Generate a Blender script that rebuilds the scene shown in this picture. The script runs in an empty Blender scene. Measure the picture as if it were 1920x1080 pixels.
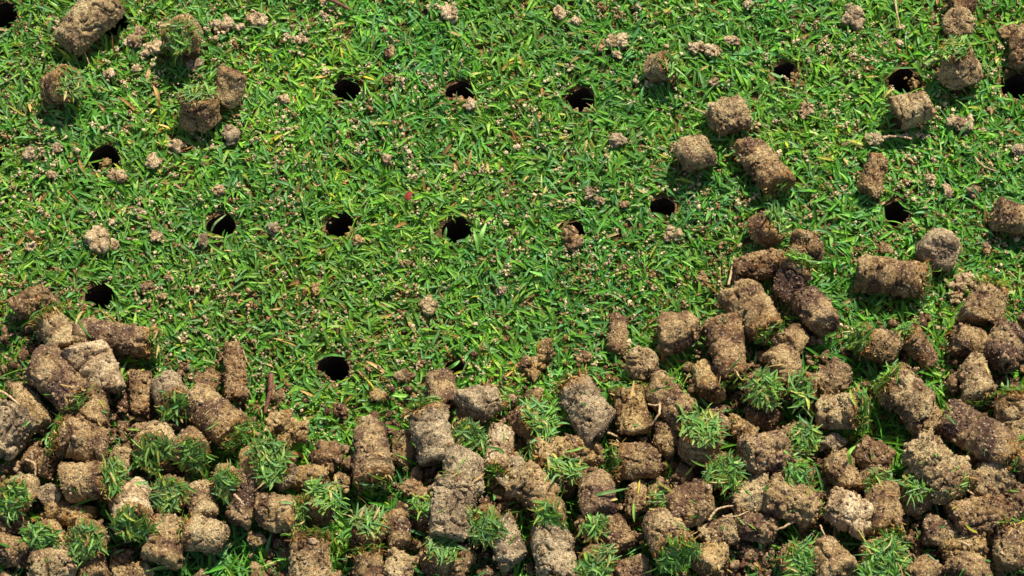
import bpy, math, random
import numpy as np
from mathutils import Vector, Matrix

SC = bpy.context.scene
COL = SC.collection
# ------------------------------------------------------------------ camera
TILT = math.radians(25.0)
DIST = 1.2
LENS = 81.5
cam_d = bpy.data.cameras.new('camera'); cam = bpy.data.objects.new('camera', cam_d); COL.objects.link(cam)
cam.location = (0, -DIST*math.sin(TILT), DIST*math.cos(TILT)); cam.rotation_euler = (TILT, 0, 0)
cam_d.lens = LENS; cam_d.sensor_width = 36; cam_d.clip_start = 0.01; cam_d.clip_end = 100
SC.camera = cam
# ------------------------------------------------------------------ light
SUN_EL = math.radians(55); SUN_AZ = math.radians(24)      # azimuth clockwise from +Y (top of the photo)
w = bpy.data.worlds.new('World'); SC.world = w; w.use_nodes = True
nt = w.node_tree; nt.nodes.clear()
sky = nt.nodes.new('ShaderNodeTexSky'); sky.sky_type = 'NISHITA'; sky.sun_disc = False
sky.sun_elevation = SUN_EL; sky.sun_rotation = SUN_AZ
bg = nt.nodes.new('ShaderNodeBackground'); bg.inputs[1].default_value = 0.1
wo = nt.nodes.new('ShaderNodeOutputWorld')
nt.links.new(sky.outputs[0], bg.inputs[0]); nt.links.new(bg.outputs[0], wo.inputs[0])
sd = bpy.data.lights.new('sun', 'SUN'); sd.energy = 5.0; sd.angle = math.radians(0.5); sd.color = (1.0, 0.94, 0.83)
so = bpy.data.objects.new('sun', sd); COL.objects.link(so)
sv = Vector((math.sin(SUN_AZ)*math.cos(SUN_EL), math.cos(SUN_AZ)*math.cos(SUN_EL), math.sin(SUN_EL)))
so.rotation_euler = sv.to_track_quat('Z', 'Y').to_euler(); so.location = sv*3
SC.view_settings.view_transform = 'Standard'; SC.view_settings.look = 'None'
SC.view_settings.exposure = 0.53; SC.view_settings.gamma = 1.0
try: SC.view_settings.use_curve_mapping = False
except Exception: pass

# ------------------------------------------------------------------ helpers
MM = 0.001
K = 36/LENS/1920
PX = K*DIST                       # metres per photo pixel at the centre of the turf
ct, st_ = math.cos(TILT), math.sin(TILT)
def P(px, py, z=0.0):
    """world point at height z above the soil that lies on that sight line"""
    dx, dy, dz = (px-960)*K, (540-py)*K, -1.0
    wy, wz = dy*ct - dz*st_, dy*st_ + dz*ct
    t = (z - cam.location.z)/wz
    return np.array([dx*t, cam.location.y + wy*t, z])
def P_arr(px, py, z):
    dx, dy = (px-960)*K, (540-py)*K
    wy, wz = dy*ct + st_, dy*st_ - ct
    t = (z - cam.location.z)/wz
    return np.stack([dx*t, cam.location.y + wy*t, z + 0*px], 1)
def topix(p):
    """photo coordinates of world points (n,3)"""
    q = p - np.array(cam.location)
    y = q[:, 1]*ct + q[:, 2]*st_; z = -q[:, 1]*st_ + q[:, 2]*ct
    return 960 + q[:, 0]/(-z)/K, 540 - y/(-z)/K

def _h(ix, iy, iz, s):
    h = (ix.astype(np.int64)*374761393 + iy.astype(np.int64)*668265263 + iz.astype(np.int64)*2147483647*3 + iz.astype(np.int64)*1274126177 + s*974711) & 0xffffffff
    h = ((h ^ (h >> 13))*1274126177) & 0xffffffff
    h = ((h ^ (h >> 15))*2246822519) & 0xffffffff
    return ((h ^ (h >> 16)) & 0xffffff)/float(0xffffff)
def vnoise(p, s=0):
    i = np.floor(p); f = p - i; u = f*f*(3 - 2*f); r = 0
    for a in (0, 1):
        for b in (0, 1):
            for c in (0, 1):
                wgt = (u[:, 0] if a else 1-u[:, 0])*(u[:, 1] if b else 1-u[:, 1])*(u[:, 2] if c else 1-u[:, 2])
                r = r + wgt*_h(i[:, 0]+a, i[:, 1]+b, i[:, 2]+c, s)
    return r*2 - 1
def fbm(p, s=0, o=3):
    r = 0; a = 1.0; t = 0
    for k in range(o):
        r = r + a*vnoise(p*2.03**k + 7.1*k, s+k*31); t += a; a *= 0.5
    return r/t
def worley(p, s=0):
    i = np.floor(p); best = np.full(len(p), 9.0)
    for a in (-1, 0, 1):
        for b in (-1, 0, 1):
            for c in (-1, 0, 1):
                x, y, z = i[:, 0]+a, i[:, 1]+b, i[:, 2]+c
                d = (x+_h(x, y, z, s)-p[:, 0])**2 + (y+_h(x, y, z, s+11)-p[:, 1])**2 + (z+_h(x, y, z, s+23)-p[:, 2])**2
                best = np.minimum(best, d)
    return np.sqrt(best)

def mesh_np(name, v, faces4=None, faces3=None, mat=None, colour=None, smooth=True):
    me = bpy.data.meshes.new(name)
    f4 = np.zeros((0, 4), int) if faces4 is None else np.asarray(faces4)
    f3 = np.zeros((0, 3), int) if faces3 is None else np.asarray(faces3)
    nv, n4, n3 = len(v), len(f4), len(f3)
    me.vertices.add(nv); me.vertices.foreach_set('co', np.asarray(v, np.float32).ravel())
    me.loops.add(n4*4+n3*3); me.loops.foreach_set('vertex_index', np.concatenate([f4.ravel(), f3.ravel()]).astype(np.int32))
    me.polygons.add(n4+n3)
    me.polygons.foreach_set('loop_start', np.concatenate([np.arange(n4)*4, n4*4+np.arange(n3)*3]).astype(np.int32))
    me.polygons.foreach_set('use_smooth', np.full(n4+n3, smooth))
    if colour is not None:
        a = me.color_attributes.new('tint', 'FLOAT_COLOR', 'POINT')
        c = np.ones((nv, 4), np.float32); c[:, :3] = colour
        a.data.foreach_set('color', c.ravel())
    me.update(calc_edges=True); me.validate()
    if mat: me.materials.append(mat)
    return me
def link(name, me, parent=None, loc=None):
    o = bpy.data.objects.new(name, me); COL.objects.link(o)
    if parent is not None: o.parent = parent
    if loc is not None: o.location = loc
    return o
def tag(o, label=None, cat=None, group=None, kind=None):
    if label: o['label'] = label
    if cat: o['category'] = cat
    if group: o['group'] = group
    if kind: o['kind'] = kind
    return o
def lin(r, g, b):
    f = lambda c: (c/255/12.92) if c/255 <= 0.04045 else ((c/255+0.055)/1.055)**2.4
    return (f(r), f(g), f(b))

# ------------------------------------------------------------------ materials
def soil_mat(name, dark, mid, light, bias=0.0, ochre=0.0, tint=False, grain=1.0):
    m = bpy.data.materials.new(name); m.use_nodes = True; t = m.node_tree; N = t.nodes; Lk = t.links.new
    bs = N['Principled BSDF']; bs.inputs['Roughness'].default_value = 0.85; bs.inputs['Specular IOR Level'].default_value = 0.25
    tc = N.new('ShaderNodeTexCoord'); oi = N.new('ShaderNodeObjectInfo')
    mul = N.new('ShaderNodeMath'); mul.operation = 'MULTIPLY'; mul.inputs[1].default_value = 7.3; Lk(oi.outputs['Random'], mul.inputs[0])
    ad = N.new('ShaderNodeVectorMath'); ad.operation = 'ADD'; Lk(tc.outputs['Object'], ad.inputs[0]); Lk(mul.outputs[0], ad.inputs[1])
    def noise(scale, det, rough=0.6, src=ad):
        n = N.new('ShaderNodeTexNoise'); n.inputs['Scale'].default_value = scale; n.inputs['Detail'].default_value = det
        n.inputs['Roughness'].default_value = rough; Lk(src.outputs[0], n.inputs['Vector']); return n
    mp = N.new('ShaderNodeVectorMath'); mp.operation = 'MULTIPLY'; mp.inputs[1].default_value = (1.25, 0.6, 0.6); Lk(ad.outputs[0], mp.inputs[0])
    n1 = noise(85, 4, 0.62, mp)
    rp = N.new('ShaderNodeValToRGB'); e = rp.color_ramp.elements
    e[0].position = 0.40-bias; e[0].color = (*dark, 1); e[1].position = 0.62-bias; e[1].color = (*light, 1)
    q = e.new(0.49-bias); q.color = (*mid, 1)
    Lk(n1.outputs[0], rp.inputs[0])
    col = rp.outputs[0]
    if tint:
        at = N.new('ShaderNodeAttribute'); at.attribute_name = 'tint'; col = at.outputs['Color']
    def mix(kind, fac, a, b):
        x = N.new('ShaderNodeMix'); x.data_type = 'RGBA'; x.blend_type = kind
        if isinstance(fac, (int, float)): x.inputs[0].default_value = fac
        else: Lk(fac, x.inputs[0])
        Lk(a, x.inputs[6])
        if isinstance(b, tuple): x.inputs[7].default_value = (*b, 1)
        else: Lk(b, x.inputs[7])
        return x.outputs[2]
    if ochre > 0:
        n5 = noise(150, 3); r5 = N.new('ShaderNodeValToRGB'); r5.color_ramp.elements[0].position = 0.62-ochre*0.2; r5.color_ramp.elements[1].position = 0.78-ochre*0.2
        Lk(n5.outputs[0], r5.inputs[0]); col = mix('MIX', r5.outputs[0], col, lin(150, 98, 48))
    if not tint:      # brown thatch layer just under the turf end of a plug
        at = N.new('ShaderNodeAttribute'); at.attribute_name = 'tint'
        ml = N.new('ShaderNodeMath'); ml.operation = 'MULTIPLY'; ml.inputs[1].default_value = 0.85; Lk(at.outputs['Fac'], ml.inputs[0])
        nt_ = noise(700, 3, 0.7); rt = N.new('ShaderNodeValToRGB'); e = rt.color_ramp.elements
        e[0].position = 0.35; e[0].color = (*lin(92, 58, 32), 1); e[1].position = 0.65; e[1].color = (*lin(188, 146, 84), 1); Lk(nt_.outputs[0], rt.inputs[0])
        col = mix('MIX', ml.outputs[0], col, rt.outputs[0])
    n2 = noise(520, 6, 0.72)
    r2 = N.new('ShaderNodeMapRange'); r2.inputs[1].default_value = 0.3; r2.inputs[2].default_value = 0.7; r2.inputs[3].default_value = 0.42; r2.inputs[4].default_value = 1.5
    Lk(n2.outputs[0], r2.inputs[0]); col = mix('MULTIPLY', 1.0, col, r2.outputs[0])
    vo = N.new('ShaderNodeTexVoronoi'); vo.inputs['Scale'].default_value = 1500*grain; Lk(ad.outputs[0], vo.inputs['Vector'])
    sp = N.new('ShaderNodeSeparateColor'); Lk(vo.outputs['Color'], sp.inputs[0])
    r3 = N.new('ShaderNodeMapRange'); r3.inputs[1].default_value = 0; r3.inputs[2].default_value = 1; r3.inputs[3].default_value = 0.62; r3.inputs[4].default_value = 1.38
    Lk(sp.outputs[1], r3.inputs[0]); col = mix('MULTIPLY', 1.0, col, r3.outputs[0])
    gt = N.new('ShaderNodeMath'); gt.operation = 'GREATER_THAN'; gt.inputs[1].default_value = 0.93; Lk(sp.outputs[0], gt.inputs[0])
    g2 = N.new('ShaderNodeMath'); g2.operation = 'MULTIPLY'; g2.inputs[1].default_value = 0.6; Lk(gt.outputs[0], g2.inputs[0])
    col = mix('MIX', g2.outputs[0], col, lin(222, 200, 162))
    Lk(col, bs.inputs['Base Color'])
    # grains and clods in relief
    v2 = N.new('ShaderNodeTexVoronoi'); v2.inputs['Scale'].default_value = 1250*grain; Lk(ad.outputs[0], v2.inputs['Vector'])
    n4 = noise(1500, 4, 0.7)
    b1 = N.new('ShaderNodeBump'); b1.inputs['Strength'].default_value = 0.85; b1.inputs['Distance'].default_value = 0.0007; b1.invert = True
    Lk(v2.outputs['Distance'], b1.inputs['Height'])
    b2 = N.new('ShaderNodeBump'); b2.inputs['Strength'].default_value = 0.8; b2.inputs['Distance'].default_value = 0.0008
    Lk(n4.outputs[0], b2.inputs['Height']); Lk(b1.outputs[0], b2.inputs['Normal'])
    b3 = N.new('ShaderNodeBump'); b3.inputs['Strength'].default_value = 0.9; b3.inputs['Distance'].default_value = 0.0016
    Lk(n2.outputs[0], b3.inputs['Height']); Lk(b2.outputs[0], b3.inputs['Normal'])
    Lk(b3.outputs[0], bs.inputs['Normal'])
    return m
D0, M0, L0 = lin(104, 80, 60), lin(146, 118, 84), lin(178, 150, 110)
MAT = {
 's': soil_mat('soil_sandy', lin(127, 99, 68), lin(169, 141, 96), lin(196, 170, 121)),
 'b': soil_mat('soil_brown', lin(106, 77, 53), lin(153, 122, 78), lin(184, 154, 105)),
 'd': soil_mat('soil_dark', lin(91, 66, 51), lin(129, 99, 70), lin(176, 146, 100), 0.0),
 'r': soil_mat('soil_reddish', lin(97, 68, 46), lin(143, 110, 70), lin(176, 144, 97), 0, 0.25),
 'g': soil_mat('soil_grey', lin(123, 102, 75), lin(162, 139, 104), lin(191, 167, 126)),
 'p': soil_mat('soil_pale', lin(142, 114, 80), lin(190, 160, 116), lin(216, 190, 146), 0.02),
 'o': soil_mat('soil_ochre', lin(121, 90, 52), lin(167, 134, 80), lin(193, 163, 108), 0, 0.15),
}
CRUMB = soil_mat('soil_crumb', D0, M0, L0, tint=True)
def ground_mat():
    m = bpy.data.materials.new('turf_soil'); m.use_nodes = True; t = m.node_tree; N = t.nodes; Lk = t.links.new
    bs = N['Principled BSDF']; bs.inputs['Roughness'].default_value = 0.95; bs.inputs['Specular IOR Level'].default_value = 0.1
    tc = N.new('ShaderNodeTexCoord')
    def noise(scale, det):
        n = N.new('ShaderNodeTexNoise'); n.inputs['Scale'].default_value = scale; n.inputs['Detail'].default_value = det; n.inputs['Roughness'].default_value = 0.7
        Lk(tc.outputs['Object'], n.inputs['Vector']); return n
    n = noise(330, 6); r = N.new('ShaderNodeValToRGB'); e = r.color_ramp.elements
    e[0].position = 0.35; e[0].color = (*lin(58, 42, 26), 1); e[1].position = 0.7; e[1].color = (*lin(150, 116, 76), 1)
    Lk(n.outputs[0], r.inputs[0])
    g = noise(210, 8); rg = N.new('ShaderNodeValToRGB'); e = rg.color_ramp.elements
    e[0].position = 0.35; e[0].color = (*lin(34, 62, 14), 1); e[1].position = 0.65; e[1].color = (*lin(92, 128, 52), 1)
    Lk(g.outputs[0], rg.inputs[0])
    # beyond the modelled blades the sward itself covers the soil
    at = N.new('ShaderNodeAttribute'); at.attribute_name = 'tint'
    mx = N.new('ShaderNodeMix'); mx.data_type = 'RGBA'; Lk(at.outputs['Fac'], mx.inputs[0]); Lk(r.outputs[0], mx.inputs[6]); Lk(rg.outputs[0], mx.inputs[7])
    Lk(mx.outputs[2], bs.inputs['Base Color'])
    b = N.new('ShaderNodeBump'); b.inputs['Strength'].default_value = 0.8; b.inputs['Distance'].default_value = 0.002
    Lk(n.outputs[0], b.inputs['Height']); Lk(b.outputs[0], bs.inputs['Normal'])
    return m
def leaf_mat():
    m = bpy.data.materials.new('grass_leaf'); m.use_nodes = True; t = m.node_tree; N = t.nodes; Lk = t.links.new
    bs = N['Principled BSDF']; out = N['Material Output']
    bs.inputs['Roughness'].default_value = 0.48; bs.inputs['Specular IOR Level'].default_value = 0.38
    at = N.new('ShaderNodeAttribute'); at.attribute_name = 'tint'
    tc = N.new('ShaderNodeTexCoord'); n = N.new('ShaderNodeTexNoise'); n.inputs['Scale'].default_value = 900; n.inputs['Detail'].default_value = 4
    Lk(tc.outputs['Object'], n.inputs['Vector'])
    mr = N.new('ShaderNodeMapRange'); mr.inputs[1].default_value = 0.3; mr.inputs[2].default_value = 0.7; mr.inputs[3].default_value = 0.75; mr.inputs[4].default_value = 1.25
    Lk(n.outputs[0], mr.inputs[0])
    mx = N.new('ShaderNodeMix'); mx.data_type = 'RGBA'; mx.blend_type = 'MULTIPLY'; mx.inputs[0].default_value = 1
    Lk(at.outputs['Color'], mx.inputs[6]); Lk(mr.outputs[0], mx.inputs[7]); Lk(mx.outputs[2], bs.inputs['Base Color'])
    tr = N.new('ShaderNodeBsdfTranslucent')
    m2 = N.new('ShaderNodeMix'); m2.data_type = 'RGBA'; m2.blend_type = 'MULTIPLY'; m2.inputs[0].default_value = 1
    Lk(mx.outputs[2], m2.inputs[6]); m2.inputs[7].default_value = (1.5, 1.4, 0.4, 1); Lk(m2.outputs[2], tr.inputs[0])
    ms = N.new('ShaderNodeMixShader'); ms.inputs[0].default_value = 0.3
    Lk(bs.outputs[0], ms.inputs[1]); Lk(tr.outputs[0], ms.inputs[2]); Lk(ms.outputs[0], out.inputs['Surface'])
    return m
def plain(name, c1, c2, scale=600, rough=0.8):
    m = bpy.data.materials.new(name); m.use_nodes = True; t = m.node_tree; N = t.nodes; Lk = t.links.new
    bs = N['Principled BSDF']; bs.inputs['Roughness'].default_value = rough
    tc = N.new('ShaderNodeTexCoord'); n = N.new('ShaderNodeTexNoise'); n.inputs['Scale'].default_value = scale; n.inputs['Detail'].default_value = 5
    Lk(tc.outputs['Object'], n.inputs['Vector']); r = N.new('ShaderNodeValToRGB'); e = r.color_ramp.elements
    e[0].position = 0.35; e[0].color = (*c1, 1); e[1].position = 0.65; e[1].color = (*c2, 1); Lk(n.outputs[0], r.inputs[0]); Lk(r.outputs[0], bs.inputs['Base Color'])
    b = N.new('ShaderNodeBump'); b.inputs['Strength'].default_value = 0.6; b.inputs['Distance'].default_value = 0.0005; Lk(n.outputs[0], b.inputs['Height']); Lk(b.outputs[0], bs.inputs['Normal'])
    return m
GROUND, LEAF = ground_mat(), leaf_mat()
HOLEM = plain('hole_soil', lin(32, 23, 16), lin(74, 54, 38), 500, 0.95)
ROOTM = plain('root_fibre', lin(150, 116, 78), lin(200, 170, 128), 700)
TWIGM = plain('twig_bark', lin(78, 44, 28), lin(128, 82, 56), 900)
REDM = plain('red_petal', lin(96, 22, 12), lin(150, 48, 26), 700, 0.85)
CAPM = plain('mushroom_flesh', lin(150, 96, 44), lin(196, 146, 84), 900, 0.6)

# ------------------------------------------------------------------ blades
def blades(root, d0, d1, length, width, base, tip, rng, cut=0.35, fold=0.18, upv=(0.0, 0.0, 1.0)):
    """n curved leaf blades, V-folded, four segments each"""
    n = len(root); S = 5
    t = np.linspace(0, 1, S)
    prof = np.array([0.55, 0.95, 1.0, 0.8, cut*0.5])
    pos = root.copy(); V = np.zeros((n, S, 3, 3)); C = np.zeros((n, S, 3, 3))
    roll = rng.normal(0, 0.5, n)
    for k in range(S):
        d = d0*(1-t[k]) + d1*t[k]
        d /= np.linalg.norm(d, axis=1, keepdims=True)+1e-9
        if k: pos = pos + d*(length/(S-1))[:, None]
        up = np.tile(upv, (n, 1)) + 0.01
        s = np.cross(d, up); s /= np.linalg.norm(s, axis=1, keepdims=True)+1e-9
        nn = np.cross(s, d)
        s2 = s*np.cos(roll)[:, None] + nn*np.sin(roll)[:, None]; n2 = np.cross(s2, d)
        hw = (width*prof[k]*0.5)[:, None]
        V[:, k, 0] = pos - s2*hw; V[:, k, 2] = pos + s2*hw; V[:, k, 1] = pos - n2*hw*fold*2
        c = base*(1-t[k]) + tip*t[k]
        C[:, k, 0] = c*0.95; C[:, k, 2] = c; C[:, k, 1] = c*1.12
    idx = np.arange(n)[:, None, None]*(S*3) + np.arange(S-1)[None, :, None]*3 + np.arange(2)[None, None, :]
    f = np.stack([idx, idx+1, idx+4, idx+3], -1).reshape(-1, 4)
    return V.reshape(-1, 3), f, C.reshape(-1, 3)
PAL = np.array([lin(106, 160, 40), lin(80, 142, 38), lin(56, 116, 34), lin(88, 144, 78), lin(140, 184, 84), lin(172, 176, 62), lin(196, 166, 104), lin(146, 106, 60)])
def palette(n, rng, p):
    c = PAL[rng.choice(len(PAL), n, p=p)]
    return c*rng.uniform(0.75, 1.25, (n, 1))*rng.uniform(0.9, 1.1, (n, 3))
TURF_P = [0.19, 0.29, 0.25, 0.17, 0.06, 0.01, 0.012, 0.018]
TUFT_P = [0.13, 0.18, 0.16, 0.28, 0.14, 0.04, 0.05, 0.02]

# ------------------------------------------------------------------ solids
def lump_grid(nu, prof_x, prof_r, nx, nr):
    """surface of revolution about X: rows of the profile, closed by a point at both ends"""
    th = np.linspace(0, 2*math.pi, nu, endpoint=False)
    X = np.repeat(prof_x, nu); R = np.repeat(prof_r, nu); T = np.tile(th, len(prof_x))
    v = np.stack([X, R*np.cos(T), R*np.sin(T)], 1)
    n = np.stack([np.repeat(nx, nu), np.repeat(nr, nu)*np.cos(T), np.repeat(nr, nu)*np.sin(T)], 1)
    m = len(prof_x); i = np.arange(m-1)[:, None]*nu; j = np.arange(nu)[None, :]; j2 = (j+1) % nu
    f4 = np.stack([i+j, i+j2, i+nu+j2, i+nu+j], -1).reshape(-1, 4)
    return v, n, f4, m
def plug_mesh(*a, grains=1.0, **k):
    return _plug(*a, grains=grains, **k)
def _plug(L, R, seed, crumb=1.0, crack=1.0, turfed=False, round_=0.35, bend=0.0, taper=0.0, cuts=2, mat=None, name='soil_core', res=1.0, grains=1.0):
    rng = np.random.default_rng(seed)
    nu = max(28, int(96*res*min(1.2, R/0.010))); ds = 2*math.pi*R/nu*1.05
    rc = min(round_*R, L*0.45)
    px, pr, ax, ar = [], [], [], []
    k = max(3, int((R-rc)/ds))
    for q in np.linspace(0, 1, k, endpoint=False)[1:]: px.append(-L/2); pr.append((R-rc)*q); ax.append(-1); ar.append(0)
    kc = max(4, int(rc*1.57/ds))
    for a in np.linspace(0, math.pi/2, kc): px.append(-L/2+rc-rc*math.cos(a)); pr.append(R-rc+rc*math.sin(a)); ax.append(-math.cos(a)); ar.append(math.sin(a))
    ks = max(2, int((L-2*rc)/ds))
    for q in np.linspace(-L/2+rc, L/2-rc, ks)[1:-1]: px.append(q); pr.append(R); ax.append(0); ar.append(1)
    for a in np.linspace(math.pi/2, 0, kc): px.append(L/2-rc+rc*math.cos(a)); pr.append(R-rc+rc*math.sin(a)); ax.append(math.cos(a)); ar.append(math.sin(a))
    for q in np.linspace(1, 0, k, endpoint=False)[1:]: px.append(L/2); pr.append((R-rc)*q); ax.append(1); ar.append(0)
    v, n, f4, m = lump_grid(nu, np.array(px), np.array(pr), np.array(ax, float), np.array(ar, float))
    v = np.vstack([v, [[-L/2, 0, 0], [L/2, 0, 0]]]); n = np.vstack([n, [[-1, 0, 0], [1, 0, 0]]])
    A, B = len(v)-2, len(v)-1; j = np.arange(nu); j2 = (j+1) % nu; last = (m-1)*nu
    f3 = np.vstack([np.stack([j2, j, np.full(nu, A)], 1), np.stack([last+j, last+j2, np.full(nu, B)], 1)])
    off = rng.uniform(-50, 50, 3); p = v/R + off
    d = 0.22*fbm(p*0.85, seed, 3) + 0.09*crumb*(0.55-worley(p*2.1, seed+5)) + 0.075*crumb*(0.55-worley(p*5.2, seed+9)) + 0.05*fbm(p*7, seed+3, 2)*crumb
    if crumb > 1.4: d += 0.2*(crumb-1)*fbm(p*2.4, seed+8, 2)
    c = vnoise(p*np.array([1.5, 0.8, 0.8]), seed+77); d -= 0.3*crack*np.exp(-(c/0.055)**2)*(vnoise(p*1.3, seed+4) > -0.2)
    c = vnoise(p*np.array([0.8, 1.7, 1.7])+9, seed+78); d -= 0.13*crack*np.exp(-(c/0.04)**2)*(vnoise(p*1.3+5, seed+4) > 0.0)
    capw = np.abs(n[:, 0])
    d += capw*(0.1 if turfed else 0.25)*fbm(p*1.9, seed+40, 3)
    v = v + n*(d*R)[:, None]
    for q in range(cuts):                       # faces where the plug snapped
        a = rng.normal(0, 1, 3); a[0] *= 1.2; a /= np.linalg.norm(a)
        ext = abs(a[0])*L/2 + math.hypot(a[1], a[2])*R; cc = ext*rng.uniform(0.72, 0.92)
        s = v@a - cc; s = np.maximum(s, 0); v = v - a*(s*0.8)[:, None]
    t = v[:, 0]/(L/2)
    v[:, 1:] *= (1+taper*t)[:, None]; v[:, 2] += bend*L*(t*t-0.3)
    # sheared ends and out-of-round section
    v[:, 0] += v[:, 1]*rng.uniform(-0.3, 0.3)*np.abs(t); v[:, 1] *= rng.uniform(0.94, 1.08)
    # loose grains and small clods that cling to the surface
    area = 2*math.pi*R*(L+R); n = int(area*1e6*0.42*grains)
    pick = rng.integers(0, len(v), n); q = v[pick] + rng.normal(0, 0.25, (n, 3))*MM
    keep = (~((q[:, 0] > L*0.40) & turfed)) & ((fbm(q/(R*0.55)+off, seed+60, 2) + 0.25*(crumb-1)) > rng.uniform(-0.45, 0.25, n)); q = q[keep]; nn = n_out = len(q)
    rad = (0.22+rng.gamma(2.0, 0.085*(0.6+0.5*min(crumb, 1.8)), nn))*MM
    lv, lf, _ = lumps(q, rad, np.ones((nn, 3)), seed+61, 1, 0.9, 0.3)
    k2 = int(area*1e6*(0.004 if crumb < 1.3 else 0.010*crumb)*grains)
    if k2 > 0:
        q2 = v[rng.integers(0, len(v), k2)]
        if turfed: q2[:, 0] = np.minimum(q2[:, 0], L*0.40)
        lv2, lf2, _ = lumps(q2, rng.uniform(0.5, 1.0+0.5*crumb, k2)*MM*(R/0.010)**0.5, np.ones((k2, 3)), seed+62, 2, 0.9, 0.5)
        lf = np.vstack([lf, lf2+len(lv)]); lv = np.vstack([lv, lv2])
    lf = lf + len(v); v = np.vstack([v, lv]); f3 = np.vstack([f3, lf])
    edge = v[:, 0]/(L/2) + 0.35*fbm(v/(R*0.5)+off, seed+90, 2)
    th = np.clip((edge-0.62)/0.22, 0, 1) if turfed else np.clip((edge-1.0)/0.2, 0, 1)*0.5
    return mesh_np(name, v, f4, f3, mat, np.repeat(th[:, None], 3, 1))

_ico = {}
def ico(sub):
    if sub in _ico: return _ico[sub]
    import bmesh
    bm = bmesh.new(); bmesh.ops.create_icosphere(bm, subdivisions=sub, radius=1.0)
    v = np.array([x.co[:] for x in bm.verts]); f = np.array([[a.index for a in q.verts] for q in bm.faces]); bm.free()
    _ico[sub] = (v, f); return v, f
def lumps(cent, rad, col, seed, sub=2, flat=0.8, rough=0.35):
    """many small irregular lumps as arrays"""
    rng = np.random.default_rng(seed); v0, f0 = ico(sub); n = len(cent); k = len(v0)
    off = rng.uniform(-99, 99, (n, 3)); sc = rng.uniform(0.7, 1.25, (n, 3)); sc[:, 2] *= flat
    p = (v0[None]*1.1 + off[:, None]).reshape(-1, 3)
    d = 1 + rough*vnoise(p, seed) + rough*0.6*vnoise(p*2.3, seed+1)
    a = rng.uniform(0, 6.28, n); c, s = np.cos(a), np.sin(a)
    q = v0[None]*sc[:, None]*d.reshape(n, k, 1)*rad[:, None, None]
    V = np.stack([q[..., 0]*c[:, None]-q[..., 1]*s[:, None], q[..., 0]*s[:, None]+q[..., 1]*c[:, None], q[..., 2]], -1) + cent[:, None]
    F = (f0[None] + (np.arange(n)*k)[:, None, None]).reshape(-1, 3)
    C = np.repeat(col, k, 0)
    return V.reshape(-1, 3), F, C
def tube(pts, rad, seg=7):
    """round tapered strand through pts"""
    pts = np.array(pts, float); n = len(pts); rad = np.full(n, rad) if np.isscalar(rad) else np.array(rad)
    V = []
    for i in range(n):
        d = pts[min(i+1, n-1)] - pts[max(i-1, 0)]; d /= np.linalg.norm(d)+1e-12
        a = np.cross(d, [0.1, 0.2, 1]); a /= np.linalg.norm(a); b = np.cross(d, a)
        for k in range(seg):
            t = 2*math.pi*k/seg; V.append(pts[i]+rad[i]*(a*math.cos(t)+b*math.sin(t)))
    F = [[i*seg+k, i*seg+(k+1) % seg, (i+1)*seg+(k+1) % seg, (i+1)*seg+k] for i in range(n-1) for k in range(seg)]
    T = []
    V.append(pts[0]); V.append(pts[-1]); A, B = n*seg, n*seg+1
    for k in range(seg): T += [[(k+1) % seg, k, A], [(n-1)*seg+k, (n-1)*seg+(k+1) % seg, B]]
    return np.array(V), np.array(F), np.array(T)
def smooth_path(pts, n=24, wob=0.0, seed=0):
    pts = np.array(pts, float); t = np.linspace(0, len(pts)-1, n); out = []
    for x in t:
        i = min(int(x), len(pts)-2); f = x-i
        p0, p1, p2, p3 = pts[max(i-1, 0)], pts[i], pts[i+1], pts[min(i+2, len(pts)-1)]
        out.append(0.5*((2*p1)+(-p0+p2)*f+(2*p0-5*p1+4*p2-p3)*f*f+(-p0+3*p1-3*p2+p3)*f**3))
    out = np.array(out)
    if wob: out += np.random.default_rng(seed).normal(0, wob, out.shape)
    return out
# ================================================================== the place
GRASS_Z = 5.0*MM
HOLES = [  # photo x, y, radius px, label
 (4,28,30,'black aeration hole cut by the frame in the top left corner'),
 (214,42,31,'black aeration hole beside the large slanting core at top left'),
 (651,170,31,'widest clean black hole, upper middle, leftmost of the top three'),
 (863,174,28,'ragged black hole with soil hanging in its mouth, upper middle'),
 (1089,186,28,'square-looking black hole, upper middle, between bare grass patches'),
 (1474,135,25,'small dark hole half covered by a grass blade, top right'),
 (1697,152,32,'dark hole directly above the blocky soil core at top right'),
 (1908,162,30,'black hole touching the right edge near the top'),
 (-22,295,30,'black hole barely peeking in at the left edge'),
 (195,297,30,'black hole with a sunlit crumb ledge at its lower rim, upper left'),
 (415,424,28,'round black hole with one pale blade arching across it'),
 (640,424,30,'black hole with reddish soil on its lower rim, left of centre'),
 (857,431,29,'black hole beside the long pale blades at the centre'),
 (1080,430,19,'black hole with a brown clod leaning into its mouth'),
 (1243,388,24,'small shaded hole below the round-ended core, right of centre'),
 (1680,398,27,'black hole above the long lying core on the right'),
 (187,556,28,'black hole just above the long lying core on the left'),
 (625,690,30,'black hole in the lower grass above the ochre crumbs'),
 (854,690,19,'half hidden hole behind the upright dark core, lower centre'),
]
LEDGE = {195: (-1.5, 0.95, 46), 640: (-1.2, 0.4, 40), 863: (-1.9, 0.9, 30), 651: (-1.8, 0.2, 18), 625: (-2.4, 0.35, 30), 1474: (-0.4, 0.5, 16), 1697: (0.3, 0.6, 20), 1089: (-1.5, 0.12, 14)}
hole_w = [(P(x, y, 2*MM)[:2], r*PX*1.0) for x, y, r, _ in HOLES]
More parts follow.
